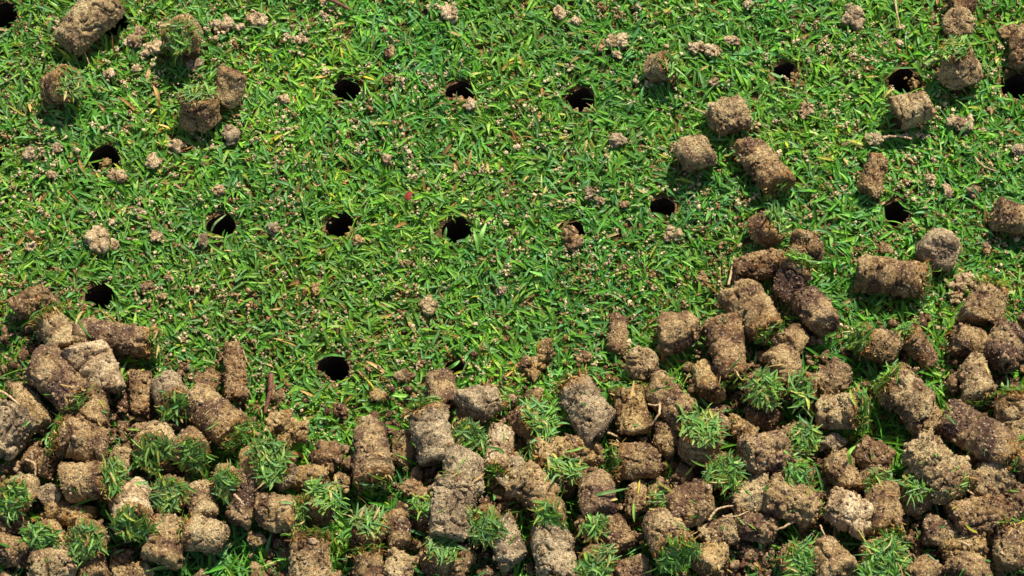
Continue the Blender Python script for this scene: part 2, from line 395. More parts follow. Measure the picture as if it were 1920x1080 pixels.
# ---- ground: fine in view, coarse out to the far edge
rg = np.random.default_rng(3)
fx = np.arange(-0.40, 0.4001, 0.0016); fy = np.arange(-0.30, 0.3401, 0.0016)
far = np.array([0.5, 0.7, 1.0, 1.6, 2.6, 4.5, 8.0, 15, 30])
gx = np.concatenate([-far[::-1], fx, far]); gy = np.concatenate([-far[::-1], fy, far])
GX, GY = np.meshgrid(gx, gy); gv = np.stack([GX.ravel(), GY.ravel(), 0*GX.ravel()], 1)
gv[:, 2] = 1.2*MM*fbm(gv*60, 5, 3) + 0.5*MM*fbm(gv*300, 6, 2)
keep = np.ones(len(gv), bool)
for (hc, hr) in hole_w:
    dd = gv[:, :2]-hc; r = np.hypot(dd[:, 0], dd[:, 1])
    ang = np.arctan2(dd[:, 1], dd[:, 0]); rr = hr*(1+0.06*np.sin(ang*3+hr*9e4)+0.04*np.sin(ang*5+1))
    s = (r > rr-0.0016*0.7) & (r < rr+0.0016*0.7)
    gv[s, :2] = hc + dd[s]/r[s, None]*rr[s, None]
    keep &= ~(r <= rr-0.0016*0.7)
nyg, nxg = GX.shape
i = np.arange(nyg-1)[:, None]*nxg + np.arange(nxg-1)[None, :]
gf = np.stack([i, i+1, i+nxg+1, i+nxg], -1).reshape(-1, 4)
gf = gf[keep[gf].all(1)]
ft = np.clip((np.maximum(np.abs(gv[:, 0])-0.34, np.abs(gv[:, 1]-0.01)-0.24))/0.05, 0, 1)
tag(link('ground', mesh_np('ground', gv, gf, None, GROUND, np.repeat(ft[:, None], 3, 1))), kind='structure')
# ---- holes: tubes punched into the soil
for (x, y, r, lab), (hc, hr) in zip(HOLES, hole_w):
    V = []; nu = 40; depth = [-0.4, -2, -6, -14, -28, -45, -60]; rad = [1.16, 1.07, 1.03, 1.0, 1.0, 0.97, 0.9]
    for dz, k in zip(depth, rad):
        for a in np.linspace(0, 2*math.pi, nu, endpoint=False):
            ll = k*(1+0.06*math.sin(a*3+hr*9e4)+0.04*math.sin(a*5+1))
            V.append([hr*ll*math.cos(a), hr*ll*math.sin(a), dz*MM])
    V.append([0, 0, -61*MM]); V = np.array(V)
    V += (0.35*MM*fbm(V*700+x, 4, 2))[:, None]*np.array([1, 1, 0.6])
    F = [[q*nu+k, (q+1)*nu+k, (q+1)*nu+(k+1) % nu, q*nu+(k+1) % nu] for q in range(len(depth)-1) for k in range(nu)]
    T = [[(len(depth)-1)*nu+k, len(V)-1, (len(depth)-1)*nu+(k+1) % nu] for k in range(nu)]
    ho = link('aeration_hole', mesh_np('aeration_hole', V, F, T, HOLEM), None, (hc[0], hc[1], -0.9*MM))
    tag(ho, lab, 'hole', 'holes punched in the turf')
    if x in LEDGE:      # soil that slumped onto the near wall
        a0, reach, k = LEDGE[x]; rr = np.random.default_rng(x); aa = rr.normal(a0, 0.45, k); rd = hr*rr.uniform(1-reach, 1.05, k)
        cpt = np.stack([rd*np.cos(aa), rd*np.sin(aa), rr.uniform(-5, 1.5, k)*MM], 1)
        lv, lf, _ = lumps(cpt, rr.uniform(0.5, 1.9, k)*MM, np.ones((k, 3)), x+7, 3, 0.9, 0.7)
        link('soil_ledge', mesh_np('soil_ledge', lv, None, lf, MAT['o']), ho)

# ------------------------------------------------------------------ cores
# x, y: centre in the photo; L, D: length and thickness px; az: direction of the turf end in the photo; el: its rise;
# lay: how high it lies (0 on the turf); st: soil; cr: crumbliness; tu: grass amount at the turf end; label
CORES = [
 (166,38,128,80,48,8,0.2,'s',1.1,0,'large sandy brown core slanting beside a hole at top left'),
 (343,66,70,84,-95,36,0.15,'s',1,0.9,'grassy-topped core with a tan rim above, upper left'),
 (112,162,60,76,-12,44,0,'b',1,0.9,'greyish grassy plug with soil showing on its left, upper left'),
 (430,164,66,60,70,35,0.1,'b',1,0,'short tapered tan core touching the right side of a grassy one'),
 (372,204,66,78,98,60,0,'r',1,1.0,'core with grass on top and rusty soil below, upper left'),
 (1240,126,50,64,-12,46,0,'s',1,0.8,'small grassy plug with thin tan rim, upper right of middle'),
 (1368,217,72,74,20,0,0,'s',1.8,0,'round crumbly sandy clump above the two cores, upper right'),
 (1306,288,66,82,190,-14,0,'s',0.7,0,'fat smooth-ended core with a pale right edge, upper right'),
 (1430,308,122,66,-56,4,0,'b',1.5,0.35,'long broken core with straw at its lower end, upper right'),
 (1637,330,86,48,72,5,0,'r',1.9,0,'slim crumbling dark brown core standing alone, upper right'),
 (1713,206,72,78,10,18,0.1,'s',0.9,0,'blocky core with straight upper edge just below a hole'),
 (1795,44,44,68,90,-66,0.1,'s',1,0,'flat oval core end near the top right edge'),
 (1806,2,50,60,20,10,0.1,'r',1,0,'dark brown core cut by the top edge at right'),
 (1797,122,76,80,128,58,0.1,'s',0.9,1.3,'plump core capped with grey green grass, top right'),
 (1918,88,84,60,90,10,0,'r',1.1,0,'dark core cut by the right edge above a hole'),
 (1900,408,84,72,170,4,0.1,'b',1.4,0,'lumpy core at the right edge, middle height'),
 (1436,428,56,68,0,45,0,'r',1.1,0.8,'small tilted plug with green grass on its right side'),
 (1512,460,52,62,20,-50,0.1,'r',1.2,0,'small reddish core end right of the tilted grassy plug'),
 (1420,500,96,62,8,6,0,'r',1.5,0,'torn rust brown core lying behind the pile, right of centre'),
 (1482,524,76,66,58,35,0.3,'d',1,1.3,'dark core with grass spilling right, among the right-hand pile'),
 (1524,578,92,72,118,-12,0.5,'d',1.1,0,'brown core with dark smooth patch at the right pile tip'),
 (1411,580,106,78,-58,6,0.9,'b',0.9,0.4,'sandy core with a root at each end, topmost of the right pile'),
 (1671,518,130,74,-6,2,0.15,'b',0.9,0.35,'long barrel core lying level on open grass at right'),
 (1761,470,46,82,80,-62,0.1,'g',0.6,0,'round grey disc core with a hollow centre at right'),
 (1849,572,84,74,62,12,0.1,'b',1.2,0.5,'cracked core with dark fibres on its right, near right edge'),
 (1272,620,72,80,190,-10,0.4,'b',1.1,0,'rough round core with a small pit, right of centre'),
 (1203,682,36,70,85,-72,0.5,'s',1.0,0,'thin puck of sandy soil lying flat, right of centre'),
 (1158,626,76,42,84,4,-0.2,'r',1.1,0,'dark red-brown slab sunk in grass, right of centre'),
 (1365,656,126,68,-84,4,1.0,'r',1.0,0.2,'tall reddish core with torn fibres at its lower end'),
 (1326,712,76,52,-72,14,0.4,'o',0.8,0,'small smooth egg-like core left of the tall reddish one'),
 (1484,642,60,60,45,-30,0.4,'b',0.9,0,'small rounded core behind the bright tufts, right of centre'),
 (1466,684,56,72,30,-20,0.7,'b',1.0,0,'brown rounded core just above the paired green tufts'),
 (1430,728,56,72,-92,56,0.9,'r',1.2,1.3,'green grass plug, left of the paired tufts in the right pile'),
 (1502,722,70,56,-100,40,1.0,'r',1.2,1.3,'bright green upright tuft, right one of the pair'),
 (1553,716,72,66,40,-10,0.5,'s',1.3,0,'sandy broken core right of the bright paired tufts'),
 (1648,646,72,66,168,22,0.3,'b',1.1,0.9,'core with grass on its left side, under the long barrel core'),
 (1724,652,76,52,135,26,0.1,'r',1.0,0.7,'narrow brown core sunk in grass near the right'),
 (1818,642,62,62,170,10,0.3,'b',1.2,0,'small core touching the left of the cracked one, right edge'),
 (1884,652,78,76,60,-16,0.4,'d',1.4,0,'dark cracked blocky core near the right edge'),
 (1829,712,92,70,-84,8,0.7,'s',0.9,0.3,'upright core with a pale slanted top, near right edge'),
 (1704,742,92,84,140,10,0.8,'s',1.2,0.7,'large light core with green grass at its upper left'),
 (1732,786,70,72,-60,6,0.5,'b',1.3,0,'lower broken half beneath the large light core'),
 (1574,770,80,74,-6,20,0.9,'s',0.9,1.2,'round-ended sandy core with green grass flowing right'),
 (1838,818,152,82,-33,4,1.0,'d',1.1,0.4,'longest core with purplish patch, lying diagonal at right'),
 (1904,784,86,78,95,16,0.7,'b',1.1,0.9,'grass-topped core cut by the right edge above the diagonal core'),
 (1100,766,122,80,122,6,0.9,'g',1.2,0.7,'long grey-brown core slanting down right, centre of the pile edge'),
 (1184,772,84,72,98,10,0.6,'o',0.9,0.25,'golden brown rounded core between two slanting cores'),
 (1255,752,104,74,-46,6,0.7,'b',1.0,0,'core with purplish top and a curved stem resting on it'),
 (900,758,72,74,30,-24,0.4,'g',1.3,0.3,'cracked grey-brown lump core at the centre pile edge'),
 (829,732,78,54,-78,12,0.2,'d',0.9,0,'upright dark core with a tiny pebble, centre pile edge'),
 (810,814,106,80,108,12,0.9,'g',0.8,0.6,'pale grey barrel core leaning left, centre of the pile'),
 (873,884,84,76,100,-6,1.4,'g',1.2,0,'upper half of the tall crumbling grey stack at centre'),
 (850,956,114,80,80,8,1.2,'g',1.2,0.2,'lower half of the tall crumbling grey stack at centre'),
 (698,852,116,76,-84,8,0.6,'d',0.9,0.5,'pointed core with a pale sandy tip, left of centre'),
 (757,842,60,50,80,10,0.3,'b',1.2,0,'small brown core wedged between pointed and barrel cores'),
 (936,846,92,56,-96,12,0.6,'p',1.0,0.6,'pale sandy pointed core right of the grey stack'),
 (876,815,52,58,-90,60,0.5,'b',1,1.3,'bright grass tuft between the barrel core and pale core'),
 (998,790,56,76,-12,55,0.5,'r',1.1,1.4,'broad grassy plug left of the long grey-brown core'),
 (1062,848,122,64,184,4,0.7,'o',1.6,0.2,'fibrous sandy core lying level under the long slanting core'),
 (1194,864,76,76,184,10,0.8,'b',0.9,0.7,'core with a dark purplish cheek and grass on its left'),
 (1248,824,58,52,80,10,0.5,'b',1.4,0,'small rough core left of the widest grass tuft'),
 (1312,828,60,82,90,58,1.0,'b',1.1,1.9,'widest wild grass tuft, upper part, right of centre'),
 (1352,884,60,70,-80,56,0.9,'b',1.2,1.5,'long-bladed tuft hanging below the widest grass tuft'),
 (1430,852,80,82,10,-26,1.1,'d',1.4,0,'dark round grainy core right of the widest grass tuft'),
 (1390,806,60,48,150,10,0.6,'o',1.6,0,'ochre crumbly lump above the dark grainy core'),
 (1338,796,64,52,160,8,0.4,'d',1.2,0,'flat dark brown core behind the widest grass tuft'),
 (1432,780,60,52,-30,10,0.3,'r',1.1,0,'dark reddish core in the shade under the green plug'),
 (1002,916,78,80,-30,-12,0.9,'b',0.9,0.2,'rounded core with a pale upper left edge, lower centre'),
 (1058,898,52,64,70,56,0.7,'r',1.1,1.3,'dense green tuft between two rounded cores, lower centre'),
 (1120,930,84,70,95,-14,1.1,'d',0.9,0,'core with one green blade laid across it, lower centre'),
 (1194,934,62,48,100,6,0.7,'b',1.3,0,'small knobbly core right of the blade-crossed one'),
 (1236,932,50,52,-60,52,0.9,'b',1.2,0.9,'small spiky tuft right of the small knobbly core'),
 (1292,946,88,78,20,-6,1.0,'b',1.1,0,'sandy core under the long-bladed tuft, lower right of centre'),
 (1032,958,60,60,-106,30,1.1,'r',1.1,1.2,'drooping tuft hanging over a dark gap, lower centre'),
 (1106,986,56,52,-70,40,0.8,'r',1.1,1.1,'ragged tuft beneath the blade-crossed core'),
 (1154,1002,64,64,-60,4,0.8,'b',1.2,0,'broken brown core just right of the ragged tuft'),
 (1250,1004,92,82,-66,8,1.1,'s',1.0,1.2,'large round-topped core with grass at its lower end, bottom centre'),
 (1333,1048,60,62,50,-20,0.6,'o',0.9,0,'ochre core right of the big round-topped one, bottom'),
 (1040,1040,104,78,-82,4,0.9,'g',1.1,0.2,'tall greyish core reaching the bottom edge, centre'),
 (952,1014,84,62,110,4,0.8,'g',1.0,0.2,'slanted grey core left of the tall greyish one, bottom'),
 (1118,1052,56,64,-80,55,0.8,'b',1.1,1.2,'round pale green tuft at the bottom edge, centre'),
 (1184,1072,62,56,10,6,0.4,'d',1.5,0,'dark crumbly core at the bottom edge between tufts'),
 (1412,932,80,70,30,4,0.9,'s',1.9,0,'knobbly sandy clump left end of the crumbled heap, lower right'),
 (1484,940,96,74,-20,0,1.1,'b',2.1,0,'deeply pitted clump in the middle of the crumbled heap'),
 (1348,1000,66,52,10,4,0.9,'s',1.7,0,'loose sandy clump beside the thin white root, lower right'),
 (1412,990,80,56,-10,4,0.7,'d',1.8,0,'shaded crumbly clump under the heap, lower right'),
 (1592,962,86,72,150,-6,1.1,'p',1.2,0,'pale sandy core right of the pitted clump'),
 (1657,956,88,70,-88,6,1.2,'b',1.2,0.7,'upright rough core with grass under it, lower right'),
 (1652,1046,60,86,-80,60,0.9,'b',1.1,1.9,'biggest grass tuft on the bottom edge, right'),
 (1558,1052,86,76,120,-20,1.0,'b',1.0,0,'round-ended core left of the biggest bottom tuft'),
 (1492,1048,54,66,-80,58,0.8,'r',1.1,1.4,'curly green tuft at the bottom, left of a round-ended core'),
 (1728,1072,50,54,30,-20,0.6,'b',1.3,0,'small core at the bottom edge right of the biggest tuft'),
 (1812,1076,60,78,20,-30,0.8,'b',1.0,0,'wide rounded core cut by the bottom edge near the right'),
 (1764,1002,62,56,-20,6,0.7,'d',1.6,0,'dark gritty core between tufts, lower right'),
 (1636,852,70,64,150,8,0.5,'r',1.3,0,'rust-topped core in the shade below the grassy round one'),
 (1580,886,72,60,-70,6,0.7,'b',1.3,0,'brown core left of a curved bright blade, lower right'),
 (1498,822,56,62,-60,55,0.7,'r',1.1,1.5,'long-bladed tuft right of the dark grainy core'),
 (1492,892,52,64,-100,55,1.0,'r',1.1,1.3,'low round tuft above the crumbled heap'),
 (1752,872,124,86,-52,6,1.0,'s',2.0,0.2,'big crumbling core left of the longest diagonal one'),
 (1856,902,76,70,40,6,0.6,'s',1.5,0,'crumbly core below the longest diagonal one'),
 (1838,968,118,74,6,2,1.0,'r',1.4,0,'dark reddish core lying level at lower right'),
 (1898,1024,80,74,90,10,0.9,'b',1.2,0.7,'tall rough core in the bottom right corner'),
 (1806,1026,80,56,10,4,0.7,'o',1.8,0,'golden crumbly core under the level reddish one'),
 (1640,902,54,56,-70,50,0.7,'b',1.1,1.2,'dark green tuft between shaded cores, lower right'),
 (1718,932,54,64,100,50,0.5,'b',1.1,1.3,'spreading tuft under the big crumbling core'),
 (1912,862,56,62,150,35,0.8,'r',1.1,1.2,'fresh tuft on the right edge by the diagonal core'),
 (1904,936,56,52,60,0,0.4,'d',1.5,0,'shaded crumbly core at the right edge, lower right'),
 (62,568,78,60,20,8,0.4,'r',1.5,0,'ragged reddish-grey core at far left above the pile'),
 (106,624,74,70,128,10,0.4,'s',1.0,0.9,'core with grass on its upper left, left of the long one'),
 (218,636,148,74,-6,4,0.3,'d',1.0,0.7,'long lying core with straw fringe on its right end'),
 (178,690,104,78,126,14,0.8,'p',1.0,0,'brightest core with a yellow sandy top, left pile'),
 (110,716,124,88,-44,6,1.1,'d',0.9,0.2,'large smooth core with dark patch, left pile'),
 (170,764,76,72,-80,4,0.7,'b',1.0,0,'tan core wedged below the brightest one, left pile'),
 (56,762,102,58,-56,4,0.7,'b',1.2,0,'slim core crossed by a pale root, far left'),
 (16,808,92,82,60,6,0.9,'g',1.3,0,'grey core cut by the left edge'),
 (156,828,94,84,166,8,1.0,'b',0.9,0.9,'broad core with orange-stained grass end on its left'),
 (76,866,66,52,160,-10,0.5,'r',1.0,0,'dark chestnut core in the left pile gap'),
 (264,736,86,50,96,6,0.4,'r',1.5,0,'split brown core left of the smooth block-shaped one'),
 (318,736,78,68,-62,8,0.7,'g',0.9,0.8,'smooth block-shaped core with long grass below, left pile'),
 (402,778,124,78,-42,6,0.7,'b',0.8,0.6,'smooth slanting core with yellow blades at its lower end'),
 (440,696,112,44,96,8,0.3,'r',1.5,0,'slim upright reddish core standing in the grass, left'),
 (392,716,50,40,60,4,0,'r',1.2,0,'small dark core in shade left of the slim upright one'),
 (292,832,64,74,-98,26,0.7,'s',1.1,1.2,'core with grass hanging below, left of its twin'),
 (362,836,64,68,-92,24,0.6,'b',1.1,1.2,'core with light green grass hanging below, right of its twin'),
 (226,872,64,52,80,0,0.5,'s',1.2,0,'pale grooved core between a bright tuft and hanging grass'),
 (166,902,102,78,-4,22,1.0,'b',0.8,1.5,'core with a dense bright green tuft facing right, left pile'),
 (246,950,92,76,-74,14,0.9,'p',0.9,1.3,'pale lumpy core with green grass draped below, left pile'),
 (320,924,54,70,-80,55,0.8,'b',1.1,1.3,'grey green tuft plug in the middle of the left pile'),
 (378,942,72,56,110,-14,0.8,'s',0.7,0,'smooth oval core with a pale left side, left pile'),
 (310,1014,86,70,80,0,1.0,'b',1.0,0,'squarish core with a dark upper face, lower left'),
 (386,1004,76,68,170,8,0.7,'s',1.2,0.6,'round rough core with fibres on it, lower left'),
 (456,938,92,60,80,2,0.8,'d',1.0,0,'upright core with a stubby twig on it, lower left'),
 (424,896,74,52,-80,34,0.6,'r',1.1,1.2,'thin strip of grass and soil right of the oval core'),
 (522,962,80,76,-8,6,0.9,'b',1.2,0.9,'rough core with yellow-green grass end on its right'),
 (496,868,56,86,-10,56,0.8,'o',1.0,1.6,'wide mat of pale green grass on a plug, left of centre'),
 (580,892,76,50,2,4,0.4,'o',1.0,0,'short pinkish brown core alone beside green grass'),
 (534,894,52,46,40,0,0.6,'g',1.0,0,'grey lump joined to the short pinkish brown core'),
 (36,926,64,72,-112,34,0.8,'s',1.0,1.2,'core with a drooping tuft at the left edge'),
 (95,928,34,44,80,-66,0.9,'g',0.7,0,'little grey ring-shaped disc with a dark hollow'),
 (134,966,88,50,-14,4,0.7,'o',1.5,0,'torn strip of thatchy soil below the bright tuft core'),
 (88,1006,66,62,-86,40,0.8,'o',1.1,1.3,'left half of the long grass fringe, lower left'),
 (166,1008,66,66,-84,40,0.8,'o',1.1,1.4,'right half of the long grass fringe, lower left'),
 (98,1058,80,78,20,-12,0.7,'s',1.1,0,'light rounded core at the bottom edge, lower left'),
 (168,1060,62,62,120,0,0.5,'r',1.3,0,'reddish core at the bottom edge, right of the light one'),
 (22,1032,80,56,-20,0,0.6,'b',1.5,0,'crumbly core in the bottom left corner'),
 (18,978,60,52,10,0,0.6,'d',1.2,0,'dark core at the left edge under the drooping tuft'),
 (250,1078,64,48,10,0,0.4,'b',1.2,0,'thin slice of core at the bottom edge, left'),
 (582,1052,90,82,92,12,0.9,'b',1.2,0.7,'broad rough core at the bottom with grass above, left of centre'),
 (596,946,56,64,30,50,0.6,'r',1.1,1.7,'sprawling bright green tuft right of a rough core'),
 (690,1004,56,66,60,52,0.5,'r',1.1,1.9,'tall wide-bladed tuft at the bottom, left of centre'),
 (746,996,64,56,100,0,0.9,'r',0.8,0.2,'wrinkled brown core right of the wide-bladed tuft'),
 (748,1066,60,56,80,0,0.8,'s',1.2,0,'pale rough core at the bottom under the wrinkled one'),
 (694,1066,60,62,100,16,0.6,'b',1.1,0.8,'moss-edged core at the bottom below the wide-bladed tuft'),
 (908,982,58,70,-90,46,0.7,'r',1.1,1.4,'short thick tuft right of the grey stack'),
 (862,1052,58,50,60,0,0.6,'r',1.1,0,'small shaded core at the bottom, under the grey stack'),
 (822,1048,52,62,60,52,0.5,'r',1.1,1.3,'dark green tuft at the bottom left of the small shaded core'),
 (792,966,50,52,70,46,0.4,'r',1.1,0.9,'shaded tuft left of the grey stack'),
 (956,886,62,54,40,4,0.6,'g',1.1,0.3,'grey-brown core half hidden right of the stack, centre'),
]
core_info = []
def tuft_mesh(R, L, amount, seed, world_rot, yellow=0.2):
    """grass on the +X end of a plug, in the plug's own axes; blades sag towards the ground"""
    rng = np.random.default_rng(seed); n = int(330*min(amount, 1.5)*(R/0.010)**2)+6
    a = rng.uniform(0, 6.283, n); ph = rng.uniform(0, 6.28, 3)
    dis = R*1.0*np.sqrt(rng.uniform(0, 1, n))*(1+0.16*np.sin(2*a+ph[0])+0.14*np.sin(3*a+ph[1])-0.1)
    root = np.stack([np.full(n, L/2)+rng.uniform(-0.8, 2.6, n)*MM, dis*np.cos(a), dis*np.sin(a)], 1)
    rad = np.stack([0*a, np.cos(a), np.sin(a)], 1)
    down = np.array(world_rot.transposed() @ Vector((0, 0, -1)))
    comb = rng.normal(0, 1, 3); comb[0] = 0; comb /= np.linalg.norm(comb)
    ln = rng.uniform(3.2, 8.5, n)*MM*(0.72+0.3*amount)*np.where(rng.uniform(0, 1, n) < 0.08, 1.45, 1.0)
    hz = rng.normal(0, 1, (n, 3)); hz[:, 0] = 0; hz /= np.linalg.norm(hz, axis=1, keepdims=True)      # each blade lies its own way
    d0 = np.array([0.32, 0, 0])*rng.uniform(0.2, 2.2, (n, 1)) + hz*0.75 + comb*0.65 + rad*(dis/R*0.12)[:, None]
    d1 = np.array([-0.06, 0, 0]) + hz*0.7 + comb*0.7 + down*0.15 + rng.normal(0, 0.45, (n, 3))*np.array([0.5, 1, 1])
    root -= (hz+comb*0.5)*(ln*0.38)[:, None]
    b = palette(n, rng, TUFT_P)*rng.uniform(0.66, 0.9) + 0.12*np.array(lin(130, 150, 100)); tp = b*1.08
    base = b*0.75 + 0.25*np.array(lin(170, 165, 90))
    wd = rng.uniform(0.55, 1.6, n)*MM
    kp = fbm(root/(R*0.55)+seed*1.7, seed, 2) > rng.uniform(-0.4, 0.12, n)      # ragged, with bald patches
    root, d0, d1, ln, wd, base, tp = root[kp], d0[kp], d1[kp], ln[kp], wd[kp], base[kp], tp[kp]
    v, f, c = blades(root, d0, d1, ln, wd, base, tp, rng, upv=(1.0, 0, 0))
    # fringe of thatch: thin tan and rusty fibres round the end of the plug
    k = int(n*0.28); a = rng.uniform(0, 6.283, k); dis = R*rng.uniform(0.6, 1.02, k)
    root = np.stack([L/2-rng.uniform(0, 3.5, k)*MM, dis*np.cos(a), dis*np.sin(a)], 1)
    rad = np.stack([0*a, np.cos(a), np.sin(a)], 1)
    d0 = np.array([0.8, 0, 0]) + rad*0.5 + rng.normal(0, 0.5, (k, 3)); d1 = np.array([0.5, 0, 0]) + rng.normal(0, 0.8, (k, 3))
    cc = np.array([lin(176, 136, 74), lin(146, 92, 40), lin(196, 170, 104), lin(112, 74, 42)])[rng.integers(0, 4, k)]
    v2, f2, c2 = blades(root, d0, d1, rng.uniform(2.5, 6, k)*MM, rng.uniform(0.4, 0.9, k)*MM, cc, cc, rng)
    return mesh_np('grass_tuft', np.vstack([v, v2]), np.vstack([f, f2+len(v)]), None, LEAF, np.vstack([c, c2]), False)
def root_mesh(path, r, seed):
    pts = smooth_path(path, 26, 0.12*MM, seed)
    return tube(pts, np.linspace(r, r*0.45, 26))
ROOTS = {  # core index by label start -> strands in photo coordinates (x, y, z in mm)
 'sandy core with a root': [[(1366,535,18),(1372,505,12),(1376,480,8)], [(1396,618,22),(1410,628,18),(1420,632,12)], [(1350,540,9),(1362,548,16),(1372,540,20)]],
 'slim core crossed by a pale root': [[(-6,730,20),(20,745,22),(45,768,24),(60,790,20)]],
 'core with purplish top and a curved': [[(1237,752,22),(1236,775,27),(1225,792,24),(1212,804,20)], [(1215,758,24),(1228,760,26),(1240,757,24)]],
 'round crumbly sandy': [[(1345,222,12),(1320,212,9),(1295,200,6)], [(1350,240,12),(1348,262,7)]],
 'large sandy brown core slanting': [[(112,62,14),(100,52,12),(94,58,8)], [(150,85,12),(158,98,9),(168,120,7)]],
 'loose sandy clump beside': [[(1330,975,24),(1345,955,25),(1375,948,22)], [(1355,968,24),(1380,968,26),(1405,958,22)]],
 'deeply pitted clump': [[(1500,970,20),(1475,985,22),(1455,994,20),(1449,988,18)], [(1538,985,18),(1546,1003,20),(1551,1016,18)]],
 'dark chestnut core': [[(48,862,18),(65,870,22),(66,890,20),(62,906,16)]],
 'split brown core': [[(236,778,8),(256,786,10),(272,788,8)]],
 'golden crumbly core': [[(1795,1015,20),(1815,1022,24),(1820,1036,20)]],
 'big crumbling core left': [[(1808,915,16),(1822,925,20),(1833,934,18)]],
 'upright core with a stubby': [[(440,928,26),(450,938,28),(458,948,27)]],
 'long grey-brown core': [[(1140,812,18),(1152,816,20),(1163,822,16)]],
 'core with grass on its upper left': [[(92,606,14),(84,598,10),(78,592,8)]],
 'short thick tuft right': [[(895,975,22),(908,967,26),(918,960,25)]],
}
GR = 'soil cores pulled out of the turf'
for ci, (x, y, L, D, az, el, lay, sty, cr, tu, lab) in enumerate(CORES):
    if tu > 0.75 and el >= 38 and lay > 0.25: el = max(el, 62)
    elif tu > 0.75 and -125 < az < -55: el += 20
    if tu > 0.75 and lay < 0.45: tu = max(tu, 1.15)
    R = D*PX*0.5*0.875; Ln = L*PX*0.96
    rng = np.random.default_rng(900+ci)
    az_, el_ = math.radians(az), math.radians(el)
    zc = 2.0*MM + R*abs(math.cos(el_)) + 0.5*Ln*abs(math.sin(el_)) + lay*8.0*MM
    zc = max(zc, 3*MM)
    ctr = P(x, y, zc)
    dx, dy = math.cos(az_), math.sin(az_)/ct; q = math.hypot(dx, dy); dx /= q; dy /= q
    ax = Vector((dx*math.cos(el_), dy*math.cos(el_), math.sin(el_)))
    rot = ax.to_track_quat('X', 'Z').to_matrix()
    me = plug_mesh(Ln, R, 100+ci, cr, crack=1.0 if cr > 0.85 else 0.5, round_=rng.uniform(0.14, 0.34) if L > 58 else 0.3,
                   bend=rng.uniform(-0.05, 0.05), taper=rng.uniform(-0.18, 0.18), cuts=6 if cr >= 1.4 else 4 if cr >= 1.05 else 2, mat=MAT[sty], turfed=tu > 0.3)
    strands = next((v for k, v in ROOTS.items() if lab.startswith(k)), None)
    mat_w = Matrix.Translation(Vector(ctr)) @ rot.to_4x4()
    if tu > 0 or strands:
        root = bpy.data.objects.new('soil_core', None); COL.objects.link(root); root.empty_display_size = 0.01
        root.location = ctr; root.rotation_euler = rot.to_euler()
        me.name = 'soil_plug'; link('soil_plug', me, root)
        if tu > 0: link('grass_tuft', tuft_mesh(R*(0.82 if lay < 0.25 and tu > 0.75 else 1.0), Ln, tu, 500+ci, rot), root)
        if strands:
            inv = mat_w.inverted()
            for si, s in enumerate(strands):
                pts = [np.array(inv @ Vector(P(a, b, c*MM))) for a, b, c in s]
                v, f, t3 = root_mesh(pts, 0.75*MM if si == 0 else 0.5*MM, ci*7+si)
                link('root', mesh_np('root', v, f, t3, ROOTM), root)
    else:
        root = link('soil_core', me); root.location = ctr; root.rotation_euler = rot.to_euler()
    tag(root, lab, 'soil core', GR)
    core_info.append((ctr, np.array(ax), Ln, R, lay))

